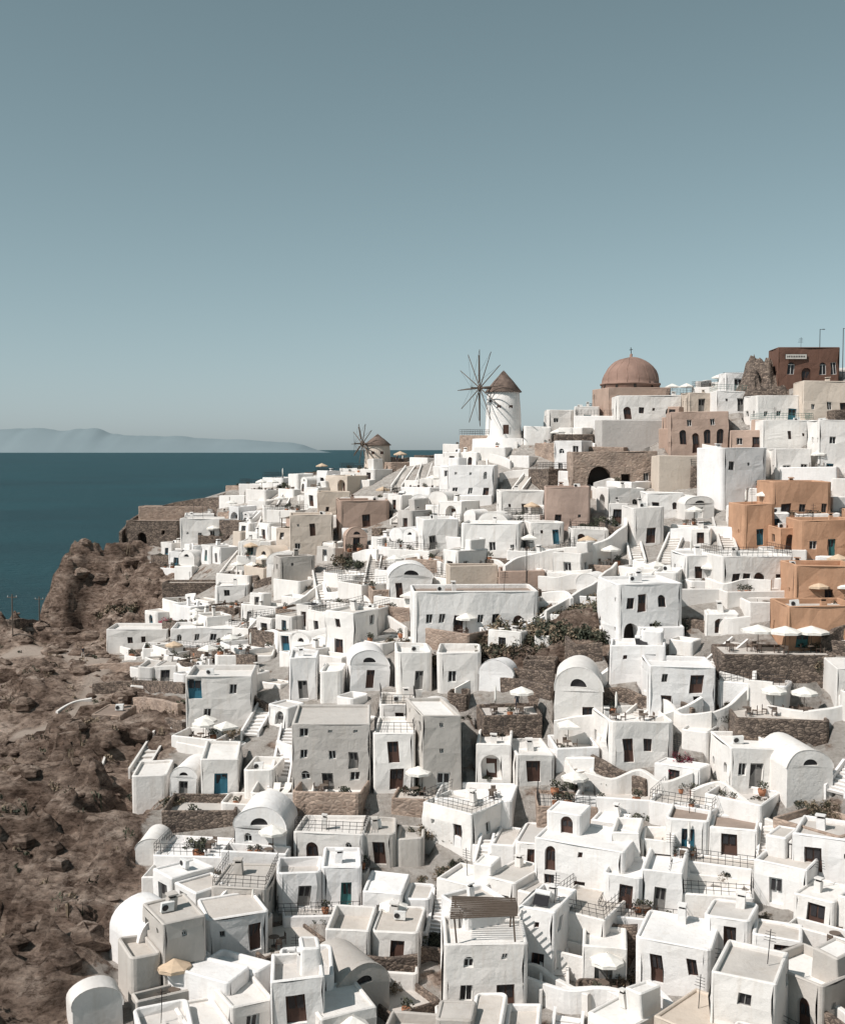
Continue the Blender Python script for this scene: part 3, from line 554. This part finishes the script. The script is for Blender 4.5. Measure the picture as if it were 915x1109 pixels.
for ry in rows:
    x=xb(ry)+R.uniform(.5,4); xe=.40*ry+6
    while x<xe:
        w=R.choice([R.uniform(3.2,5),R.uniform(4,6),R.uniform(5,7.6)]); cx=x+w/2; cy=ry+R.uniform(-2.2,2.2); x+=w+R.uniform(-1.1,.6)
        if cx-w/2<xb(cy): continue
        gx_,gy_=grad(cx,cy); 
        if gy_<-.05 and cy>200: continue
        yaw=.7*math.atan2(-gx_,max(gy_,.12))+R.uniform(-.3,.3)
        if R.random()<.15: yaw+=R.choice([-.6,.6])
        D=R.uniform(3.8,5.8); z=H(cx,cy)+R.uniform(-.2,.8)
        ppx,ppy=proj(cx,cy,z)
        kind=R.random(); h=R.uniform(2.4,3.1); fl=1
        kind*=.82 if cy<112 else .94
        if kind<.12: h=R.uniform(4.7,5.4); fl=2
        if cy>190: h=min(h,2.8); fl=1
        ok=lambda h_: clear(cx,cy,z,yaw,w,D,h_)
        terr=False
        if not ok(h+.4):
            if fl==2: fl=1; h=2.5
            if not ok(h+.4):
                if ok(.6) : terr=True
                else: continue
        if R.random()<.12: terr=True
        M=frame(cx,cy,z,yaw); mb=MB(M)
        mat='white_plaster'; nm='white_house'; k=R.random()
        if 300<ppx<430 and 525<ppy<610 and k<.25: mat=R.choice(['pink_plaster','cream_plaster']); nm='pink_house'
        elif ppx>800 and 520<ppy<705 and k<.72: mat='ochre_plaster'; nm='ochre_house'
        elif ppx>600 and ppy<560 and k<.24: mat=R.choice(['cream_plaster','pink_plaster']); nm='cream_house'
        elif k<.04: mat='cream_plaster'; nm='cream_house'
        elif k<.10: mat='grey_plaster'; nm='grey_house'
        roof=R.choice([None,None,'roof_white','roof_white','roof_grey','paving']) if R.random()<.94 else 'roof_brown'
        if not terr and R.random()<.10 and w<5.4:
            mb2=MB(M); rise=H(cx-math.sin(yaw)*6.5,cy+math.cos(yaw)*6.5)-z+.3; n=max(8,int(rise/.19))
            stairs_local(mb2,1.7,n,rise/n,6.8/n); mb2.obj('stairway'); sl,ins=cells(cx,cy,yaw,-1,1,0,6.5); OCC[sl]|=ins; continue
        if terr:
            zf=max(H(cx-math.sin(yaw)*D,cy+math.cos(yaw)*D),z)+.15-z
            if zf>2.4: zf=2.4
            wm=R.choice(['white_plaster','white_plaster','white_plaster','dark_stone','tan_stone'])
            mb.M=M@Matrix.Translation((0,0,zf-.6)); pp_=R.choice([.3,.6,.85]); block(mb,w+1,D,0,pp_,wm,R.choice(['paving','paving','roof_grey','roof_white']),base=-5,t=.25)
            if R.random()<.3: rail(mb,w+.9,D,pp_)
            mb.obj('terrace' if wm=='white_plaster' else 'stone_terrace'); patio_set(mb.M,w,D,R.random()<.2)
            foot(cx,cy,yaw,-w/2-.5,w/2+.5,0,D,z+zf-.6); placed+=1; continue
        pd=R.uniform(1.4,2.6)
        hasp=R.random()<.7
        if kind>.76:
            if w>5.6 and R.random()<.6:
                w2=w/2-.05
                for sx in(-1,1): vault(mb,w2,D+R.uniform(0,1),h*.72,None,mat,auto_ops(w2,h*.72+.2,1,1),x0=sx*w/4,lun=R.random()<.7)
            else:
                w1=min(w,4.6); vault(mb,w1,D,h*.75,None,mat,auto_ops(w1,h*.75+.3,1,1),lops=auto_ops(D,h*.75+.2,1,.4,False),lun=R.random()<.6)
        else:
            split=R.random()<.65 and w>4.6
            if split:
                wa=w*R.uniform(.45,.62); wb=w-wa; hb_=h*R.uniform(.68,.9) if fl==1 else h*.52; sg=R.choice([-1,1])
                block(mb,wa,D,h,R.choice([.15,.35,.6]),mat,roof,auto_ops(wa-.3,h,fl,.85),auto_ops(D-.3,h,fl,.5,False),auto_ops(D-.3,h,fl,.5,False),x0=-sg*(w/2-wa/2))
                pp_=R.choice([.2,.45,.8]); y0_=R.uniform(.2,.7)+(-1.0 if R.random()<.4 else 0)
                if R.random()<.2: vault(mb,wb-.02,D*.85,hb_*.8,None,mat,auto_ops(wb-.3,hb_*.8,1,.9),x0=sg*(w/2-wb/2),y0=y0_)
                else: block(mb,wb-.02,D*.85,hb_,pp_,mat,R.choice([roof,'paving']),auto_ops(wb-.3,hb_,1,.85),x0=sg*(w/2-wb/2),y0=y0_)
                roofstuff(mb,wa,D,h,-sg*(w/2-wa/2),0,mat)
                if R.random()<.4: stairs_local(mb,.9,int(hb_/.2),.2,.27,x0=sg*(w/2+.6),y0=-.4)
            else:
                pp_=R.choice([.15,.35,.35,.7])
                block(mb,w,D,h,pp_,mat,roof,auto_ops(w-.3,h,fl,.85),auto_ops(D-.3,h,fl,.5,False),auto_ops(D-.3,h,fl,.5,False))
                roofstuff(mb,w,D,h,mat=mat)
                rr_=R.random()
                if rr_<.25: block(mb,w*.4,D*.5,R.uniform(1.4,2.1),.1,mat,roof,auto_ops(w*.4-.3,1.9,1,1),base=-.1,x0=R.choice([-1,1])*w*.26,y0=D*.42,z0=h)
                elif rr_<.37: rail(mb,w,D,h+pp_)
                elif rr_<.42:
                    for a in(-w*.35,w*.35):
                        for b_ in(.8,D-.8): mb.box(a-.06,a+.06,b_-.06,b_+.06,h,h+2.0,'weathered_wood')
                    for i in range(12): mb.box(-w*.4,w*.4,.6+i*(D-1.2)/11-.04,.6+i*(D-1.2)/11+.04,h+2.003,h+2.1,'weathered_wood')
        if hasp:
            pw=w+R.uniform(-.5,1.2); pp_=R.choice([.15,.5,.8,.9]); sx=R.uniform(-.6,.6)
            block(mb,pw,pd,0,pp_,mat if R.random()<.82 else 'dark_stone','paving',base=-5,y0=-pd-.01,t=.22,x0=sx)
            if pp_<.2: rail(mb,pw,pd,pp_,-pd)
            patio_set(M@Matrix.Translation((sx,-pd,0)),pw,pd)
        mb.obj(nm); foot(cx,cy,yaw,-w/2-.5,w/2+.5,-pd if hasp else -.3,D+.2,z); placed+=1
extra=0
for t_ in range(5200):
    cy=R.uniform(72,238); cx=R.uniform(xb(cy)+1.5,.385*cy+2); w=R.uniform(2.2,4.6); D=R.uniform(2.2,4.0)
    gx_,gy_=grad(cx,cy)
    if gy_<-.05 and cy>200: continue
    yaw=.7*math.atan2(-gx_,max(gy_,.12))+R.uniform(-.3,.3)
    sl,ins=cells(cx,cy,yaw,-w/2+.2,w/2-.2,0,D-.2)
    if (OCC[sl]&ins).any(): continue
    z=H(cx,cy); h=R.uniform(1.7,2.7); k=R.random()
    if not clear(cx,cy,z,yaw,w,D,h+.3,False):
        h=.4; k=.99
        if not clear(cx,cy,z,yaw,w,D,1.2,False): continue
    M=frame(cx,cy,z,yaw); mb=MB(M); mat=R.choice(['white_plaster']*8+['grey_plaster','cream_plaster'])
    if k<.45: block(mb,w,D,h,R.choice([.1,.2,.5]),mat,R.choice([None,'roof_white','roof_grey']),auto_ops(w-.3,h,1,.7)); roofstuff(mb,w,D,h,mat=mat); nm='white_store_room'; zf=z
    elif k<.54: vault(mb,w,D,h*.7,None,mat,auto_ops(w,h*.7+.3,1,.8),lun=False); nm='white_store_room'; zf=z
    else:
        zf=max(H(cx-math.sin(yaw)*D,cy+math.cos(yaw)*D),z)-.3; mb.M=frame(cx,cy,zf,yaw); block(mb,w,D,0,R.choice([.2,.5,.8]),R.choice(['white_plaster','white_plaster','white_plaster','dark_stone']),R.choice(['paving','roof_white']),base=-4,t=.22); nm='terrace'
        if R.random()<.3: patio_set(mb.M,w,D)
    mb.obj(nm); foot(cx,cy,yaw,-w/2-.1,w/2+.1,-.1,D+.1,zf); extra+=1
print('placed',placed,extra,time.time()-T0)
# ------------------------------------------------------------------ walls along the lanes
def sweep_wall(name,P,h=1.0,t=.35,mat='white_plaster',sub=6):
    Q=[]
    for i in range(len(P)-1):
        p0=P[max(i-1,0)];p1=P[i];p2=P[i+1];p3=P[min(i+2,len(P)-1)]
        for k in range(sub):
            s_=k/sub; Q.append(.5*((2*p1)+(-p0+p2)*s_+(2*p0-5*p1+4*p2-p3)*s_*s_+(-p0+3*p1-3*p2+p3)*s_**3))
    Q.append(P[-1]); rowsL=[]
    for i,q in enumerate(Q):
        d=(Q[min(i+1,len(Q)-1)]-Q[max(i-1,0)]); d.z=0; d.normalize(); n=Vector((d.y,-d.x,0))*t/2
        zz=Vector((0,0,1))
        rowsL.append([q+n-zz*4,q+n+zz*(h-.06),q+n*.7+zz*h,q-n*.7+zz*h,q-n+zz*(h-.06),q-n-zz*4])
    mb=MB(); mb.grid(rowsL,mat,sm=False); mb.q(rowsL[0],mat); mb.q(list(reversed(rowsL[-1])),mat); return mb.obj(name)
def lane_wall(name,pts,h=1.0,t=.35,mat='white_plaster'): return sweep_wall(name,[Vector(site(*p)) for p in pts],h,t,mat)
lane_wall('white_wall',[(590,680),(610,668),(640,650),(668,625)],1.8,.4)
lane_wall('white_wall',[(545,640),(568,630),(600,622),(640,618),(672,600),(678,588)],3.2,.5)
lane_wall('white_wall',[(640,748),(662,735),(690,712),(712,690)],1.2,.5)
lane_wall('white_wall',[(520,690),(560,690),(600,675)],1.2)
lane_wall('white_wall',[(440,690),(425,680),(405,668),(395,655)],1.2)
lane_wall('white_wall',[(584,520),(610,530),(645,540),(665,555)],1.6,.4)
lane_wall('white_wall',[(770,790),(790,780),(812,758),(820,735)],1.4,.4); lane_wall('white_wall',[(600,800),(640,792),(690,800),(730,790),(760,772)],1.6,.4)
lane_wall('white_wall',[(480,500),(510,495),(535,488),(560,486)],1.0); lane_wall('white_wall',[(255,690),(290,672),(320,660),(350,640)],1.2)
DS='dry_stone_wall'
lane_wall(DS,[(525,728),(560,740),(600,745)],1.5,.5,'dark_stone'); lane_wall(DS,[(520,745),(570,752),(598,760)],1.2,.5,'dark_stone')
lane_wall(DS,[(60,735),(110,728),(170,725),(215,722)],1.1,.5,'tan_stone'); lane_wall(DS,[(100,752),(150,748),(200,752)],1.3,.5,'dark_stone')
lane_wall(DS,[(110,776),(150,768),(195,775)],1.4,.5,'tan_stone'); lane_wall(DS,[(140,712),(190,710),(225,713)],1.2,.5,'dark_stone')
lane_wall(DS,[(130,800),(165,790),(200,798)],1.4,.5,'dark_stone'); lane_wall(DS,[(70,820),(100,812),(130,815)],1.0,.5,'tan_stone')
lane_wall('white_wall',[(62,775),(80,765),(100,760)],.5,.4); lane_wall('white_wall',[(115,690),(130,705),(160,712),(200,712)],.8,.35)
lane_wall(DS,[(0,678),(25,676),(50,680)],1.0,.5,'dark_stone')
lane_wall(DS,[(130,568),(150,560),(200,552),(250,548)],1.8,.6,'dark_stone')
lane_wall(DS,[(890,712),(905,700),(930,692)],1.8,.5,'dark_stone'); lane_wall(DS,[(640,832),(670,850),(700,862)],1.2,.5,'dark_stone')
for i in range(90):
    cy=R.uniform(72,235); cx=R.uniform(xb(cy)+4,.38*cy); P=[]; hx,hy=cx,cy
    for k in range(R.choice([3,4,5])):
        g=grad(hx,hy); l=math.hypot(*g)+1e-5; P.append(Vector((hx,hy,H(hx,hy)+.1))); tx,ty=-g[1]/l,g[0]/l; bend=R.uniform(-.6,.6)
        hx-=(tx*math.cos(bend)-ty*math.sin(bend))*2.6; hy-=(tx*math.sin(bend)+ty*math.cos(bend))*2.6
    st=R.random()<.3; sweep_wall(DS if st else 'white_wall',P,R.uniform(.8,1.9),.4,'dark_stone' if st else 'white_plaster')
# ------------------------------------------------------------------ vegetation
def bush_at(px,py,s,k=0,nm='bush'):
    x,y,z=site(px,py); inst(FLOW if nm=='bougainvillea' else BUSH[k],nm,(x,y,z-.1),R.uniform(0,6),(s,s,s*R.uniform(.8,1.1)))
for i in range(46):
    t=R.random(); px=528+t*122; py=716-t*22-R.random()*42*(.45+t*.6); bush_at(px,py,R.uniform(.8,2.3),R.choice([0,1,1,2,2]))
for px,py,s in ((375,612,2.2),(385,615,1.6),(610,495,1.8),(617,492,1.4),(640,575,1.6),(655,570,1.8),(130,665,2.5),(145,662,2),(115,670,2),(340,740,1.4),(480,722,1.6),(420,580,1.3),(735,500,1.),(310,528,1.4),(430,700,1.3),(700,660,1.2),(300,560,1.2)): bush_at(px,py,s,R.choice([0,1]))
for px,py,s in ((183,676,1.5),(734,838,1.2),(738,828,1.0),(640,575,.9)): bush_at(px,py,s,0,'bougainvillea')
for i in range(120):
    px=R.uniform(160,900); py=R.choice([R.uniform(540,1080),R.uniform(850,1080)]); bush_at(px,py,R.uniform(.4,1.3),R.choice([0,1,2]))
q=random.Random(5); mb=MB(wobble=False)
for i in range(650):
    y=q.uniform(68,225); x=xb(y)-q.uniform(0,60)
    if x<-.42*y-6: continue
    z=H(x,y); r=q.uniform(.25,.75); mt=q.choice(['leaf_dry','leaf_dry','leaf_dry','leaf_mid','leaf_dark'])
    for k in range(26):
        v=Vector((q.gauss(0,1),q.gauss(0,1),abs(q.gauss(0,.7)))).normalized()*r*q.uniform(.5,1); p=Vector((x,y,z+.1))+v
        u=Vector((q.uniform(-1,1),q.uniform(-1,1),q.uniform(-1,1))).normalized()*.14; w_=u.orthogonal().normalized()*.08; mb.q([p-u,p-w_,p+u,p+w_],mt)
SCRUB=mb
# ------------------------------------------------------------------ poles
for px,py,h in ((14,698,8),(43,684,6.5)):
    x,y,z=site(px,py); mb=MB(wobble=False); mb.tube((0,0,-1),(0,0,h),.13,'weathered_wood',8,.09); mb.tube((-.8,0,h-.5),(.8,0,h-.5),.06,'weathered_wood')
    for a in(-.7,0,.7): mb.tube((a,0,h-.45),(a,0,h-.2),.05,'white_wood',5)
    mb.obj('utility_pole',(x,y,z))
for px,py,h in ((887,412,8),(912,420,9),(570,640,6)):
    x,y,z=site(px,py); mb=MB(wobble=False); mb.tube((0,0,-1),(0,0,h),.07,'iron',6,.05); mb.tube((0,0,h-.1),(.5,0,h),.04,'iron'); mb.box(.4,.75,-.1,.1,h-.1,h,'iron'); mb.obj('lamp_post',(x,y,z))
# ------------------------------------------------------------------ terrain mesh
Z=HG.copy(); track=np.zeros((NY,NX)); calm=np.zeros((NY,NX))
XB=np.interp(YY,XBY,XBX)
village=np.clip((XX-XB+2)/4,0,1); village*=(YY<262)
sx_,sy_,_=site(590,690); dd=np.hypot((XX-sx_)/9,(YY-sy_)/7); village*=np.clip((dd-.8)/.4,0,1)
rock=1-village
tr=[Vector(site(*p)) for p in ((20,706),(55,706),(88,712),(108,724),(104,745),(92,770),(60,790),(20,800))]
for i in range(len(tr)-1):
    for k in range(8):
        p=tr[i].lerp(tr[i+1],k/8); d=np.hypot(XX-p.x,YY-p.y); track=np.maximum(track,np.clip(((3.4 if i<3 else 2.0)-d)/1.,0,1)); calm=np.maximum(calm,np.clip((8-d)/5,0,1))
idx=np.argwhere((rock>.02)&(YY<262)&(Z>-104))
for j,i in idx:
    x,y=gx[i],gy[j]; z=Z[j,i]
    v=Vector((x*.05,y*.05,z*.05)); a=noise.fractal(v,.85,2.1,7)*3.8
    rg=1-abs(noise.noise(Vector((x*.12+5,y*.12,3.3)))*2); a+=(rg-.5)*3.0
    r2=1-abs(noise.noise(Vector((x*.42,y*.42,z*.3)))*2); a+=(r2-.5)*1.4
    cl=1-.85*calm[j,i]
    zz=z+a*cl
    for st,am in ((3.1,1.0),(1.1,.7)):
        q_=zz/st+.5*noise.noise(Vector((x*.06,y*.06,st))); fr=q_-math.floor(q_); zz+=(fr**2.8-fr+.2)*st*am*cl
    Z[j,i]=z+(zz-z)*rock[j,i]
for f_ in FOOT:
    sl,ins=cells(*f_[:7]); sub=Z[sl]; sub[ins]=np.minimum(sub[ins],f_[7]-.25)
co=np.stack([XX,YY,Z],-1).reshape(-1,3)
ii=np.arange(NX*NY).reshape(NY,NX); fa=np.stack([ii[:-1,:-1],ii[:-1,1:],ii[1:,1:],ii[1:,:-1]],-1).reshape(-1,4)
me=bpy.data.meshes.new('hillside'); me.vertices.add(len(co)); me.vertices.foreach_set('co',co.ravel()); me.loops.add(fa.size); me.loops.foreach_set('vertex_index',fa.ravel().astype(np.int32))
me.polygons.add(len(fa)); me.polygons.foreach_set('loop_start',np.arange(0,fa.size,4,dtype=np.int32)); me.polygons.foreach_set('loop_total',np.full(len(fa),4,dtype=np.int32)); me.update(calc_edges=True)
for nm,arr in(('village',village),('track',track)):
    at_=me.attributes.new(nm,'FLOAT','POINT'); at_.data.foreach_set('value',arr.ravel().astype(np.float32))
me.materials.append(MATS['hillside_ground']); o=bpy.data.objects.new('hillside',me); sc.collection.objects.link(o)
def ZT(x,y):
    i=int((x-X0)/ST); j=int((y-Y0)/ST); i=min(max(i,0),NX-1); j=min(max(j,0),NY-1); return float(Z[j,i])
SCRUB.v=[(a,b_,c+ZT(a,b_)-H(a,b_)) for a,b_,c in SCRUB.v]; SCRUB.obj('dry_scrub')
q=random.Random(9); mb=MB(wobble=False)
for i in range(800):
    y=q.uniform(68,225); x=xb(y)-q.uniform(0,60)
    if x<-.42*y-6: continue
    z=ZT(x,y); r=q.choice([.3,.4,.5,.8,1.3])*q.uniform(.7,1.3); rows_=[]; sd=q.random()*99
    for a in range(6):
        th=math.pi*a/5; rows_.append([(x+r*1.2*math.sin(th)*math.cos(k*.8976)*(1+.5*noise.noise(Vector((sd,a,k)))),y+r*math.sin(th)*math.sin(k*.8976)*(1+.5*noise.noise(Vector((a,sd,k)))),z+r*.8*math.cos(th)*(1+.4*noise.noise(Vector((a,k,sd))))) for k in range(7)])
    mb.grid(rows_,'hillside_ground',True,False)
mb.obj('boulders')
# ruined walls at the top right
x,y,z=site(832,420); mb=MB(wobble=False); rr=[]
for j in range(20):
    row=[]
    for i in range(34):
        u=i/33*2-1; v=j/19; xx=x-.2+u*4.6; yy=y-4+v*7; hh=max(0,(1-abs(u)**2.5))*6.6*(.75+.6*noise.fractal(Vector((u*3,v*2,1)),1,2,4))*min(1,v*3.5+.02) if j else 0
        row.append((xx,yy,z-1.5+hh+.6*noise.noise(Vector((xx*1.2,yy*1.2,0)))))
    rr.append(row)
mb.grid(rr,'dark_stone',False,False); mb.obj('stone_ruin')
mb=MB(wobble=False); mb.box(-1.6,1.6,-.05,.05,0,.7,'sign_panel'); mb.box(-1.7,1.7,.052,.1,-.06,.76,'iron')
for k in range(11): mb.box(-1.4+k*.26,-1.4+k*.26+.16,-.06,-.052,.22,.5,'iron')
x2,y2,z2=site(875,418); mb.obj('shop_sign',(x2-2.0,y2-.25,z2+4.0))
# ------------------------------------------------------------------ people
def person(px,py,top,bot,yaw,pose=0):
    x,y,z=site(px,py); me=bpy.data.meshes.new('person')
    V=[(0,0,.95),(0,0,1.2),(0,0,1.42),(0,0,1.52),(0,-.01,1.66),(0,0,1.74),(.1,0,.9),(.11,-.03-.1*pose,.5),(.11,.02-.12*pose,.08),(.11,-.12-.12*pose,.04),(-.1,0,.9),(-.11,.02+.1*pose,.5),(-.11,.08+.18*pose,.08),(-.11,-.06+.18*pose,.04),
       (.2,0,1.4),(.25,.02,1.12),(.24,-.1,.88),(.24,-.12,.8),(-.2,0,1.4),(-.25,.02,1.12),(-.24,-.1,.88),(-.24,-.12,.8)]
    E=[(0,1),(1,2),(2,3),(3,4),(4,5),(0,6),(6,7),(7,8),(8,9),(0,10),(10,11),(11,12),(12,13),(2,14),(14,15),(15,16),(16,17),(2,18),(18,19),(19,20),(20,21)]
    rad=[.15,.13,.14,.055,.1,.07,.09,.06,.045,.04,.09,.06,.045,.04,.055,.045,.033,.035,.055,.045,.033,.035]
    me.from_pydata(V,E,[]); o=bpy.data.objects.new('person',me); sc.collection.objects.link(o)
    o.modifiers.new('s','SKIN')
    for i,r in enumerate(rad): me.skin_vertices[0].data[i].radius=(r,r*.8 if i<3 else r)
    me.skin_vertices[0].data[0].use_root=True
    o.modifiers.new('d','SUBSURF').levels=1
    dg=bpy.context.evaluated_depsgraph_get(); m2=bpy.data.meshes.new_from_object(o.evaluated_get(dg)); o.modifiers.clear(); o.data=m2
    for mm_ in('skin',top,bot,'hair'): m2.materials.append(MATS[mm_])
    for p in m2.polygons:
        c=p.center; p.use_smooth=True
        p.material_index=3 if (c.z>1.69 or (c.z>1.58 and c.y>.02)) else 0 if c.z>1.47 or (abs(c.x)>.2 and c.z<1.15) else 1 if c.z>.95 else 2
    o.location=(x,y,max(z,ZT(x,y))); o.rotation_euler=(0,0,yaw)
for a in ((430,502,'cloth_dark','cloth_dark',.4,1),(436,502,'cloth_light','cloth_dark',2,0),(560,772,'cloth_dark','cloth_dark',0,1),(90,714,'cloth_dark','cloth_light',1,1)): person(*a)
# ------------------------------------------------------------------ sea, island
me=bpy.data.meshes.new('sea'); S_=90000; me.from_pydata([(-S_,-2000,-100),(S_,-2000,-100),(S_,S_,-100),(-S_,S_,-100)],[],[(0,1,2,3)]); me.materials.append(MATS['sea_water'])
o=bpy.data.objects.new('sea',me); sc.collection.objects.link(o)
mb=MB(wobble=False); d0=30000; rows_=[]
prof=[(-260,468),(-100,470),(-40,465),(20,464),(60,463),(85,464),(100,468),(140,471),(180,472),(220,476),(260,475),(300,479),(330,483),(350,487)]
for j in range(7):
    row=[]; f=[0,.35,.75,1,.75,.35,0][j]; 
    for i in range(160):
        px=-260+i*610/159; py=np.interp(px,[a for a,_ in prof],[b_ for _,b_ in prof]); d=d0+j*700
        hh=max(0,(486.5-py)/F*d0+100)*f*min(1,(350-px)/30)*(1+.16*noise.fractal(Vector((px*.02,j*.6,0)),1,2,5))
        row.append(((px-457.5)/F*d0,d,-102+hh))
    rows_.append(row)
mb.grid(rows_,'island_haze_tint'); mb.obj('distant_island')
# ------------------------------------------------------------------ light, sky, camera
S=Vector((-.60,-.33,.74)).normalized(); el=math.asin(S.z); az=math.atan2(S.x,S.y)
w=bpy.data.worlds.new('World'); sc.world=w; w.use_nodes=True; nt=w.node_tree; bg=nt.nodes['Background']; L=nt.links.new
sk=nt.nodes.new('ShaderNodeTexSky'); sk.sky_type='NISHITA'; sk.sun_disc=False; sk.sun_elevation=el; sk.sun_rotation=az; sk.dust_density=.5; sk.air_density=1.0; sk.ozone_density=1.0; sk.altitude=0
sp_=nt.nodes.new('ShaderNodeSeparateColor'); cb=nt.nodes.new('ShaderNodeCombineColor'); L(sk.outputs[0],sp_.inputs[0])
def lin(*k):
    prev=None
    for a,kk in enumerate(k):
        m2=nt.nodes.new('ShaderNodeMath'); m2.operation='MULTIPLY_ADD'; L(sp_.outputs[a],m2.inputs[0]); m2.inputs[1].default_value=kk; m2.inputs[2].default_value=0
        if prev: L(prev,m2.inputs[2])
        prev=m2.outputs[0]
    return prev
L(lin(.74,.06,.10),cb.inputs[0]); L(lin(.42,.40,.40),cb.inputs[1]); L(lin(.50,.10,.74),cb.inputs[2])
hs=nt.nodes.new('ShaderNodeHueSaturation'); hs.inputs['Saturation'].default_value=.70; L(cb.outputs[0],hs.inputs['Color'])
L(hs.outputs[0],bg.inputs['Color']); bg.inputs['Strength'].default_value=.074
ld=bpy.data.lights.new('sun','SUN'); ld.energy=4.9; ld.angle=math.radians(.5); ld.color=(1,.945,.895); lo=bpy.data.objects.new('sun',ld); sc.collection.objects.link(lo); lo.rotation_euler=S.to_track_quat('Z','Y').to_euler()
cd=bpy.data.cameras.new('camera'); cd.sensor_fit='HORIZONTAL'; cd.sensor_width=36; cd.lens=36*F/915; cd.clip_end=200000; cd.clip_start=1
co_=bpy.data.objects.new('camera',cd); sc.collection.objects.link(co_); co_.rotation_euler=(math.pi/2-PITCH,0,0); sc.camera=co_
sc.view_settings.view_transform='Standard'; sc.view_settings.look='None'; sc.view_settings.exposure=0
print('done',time.time()-T0)
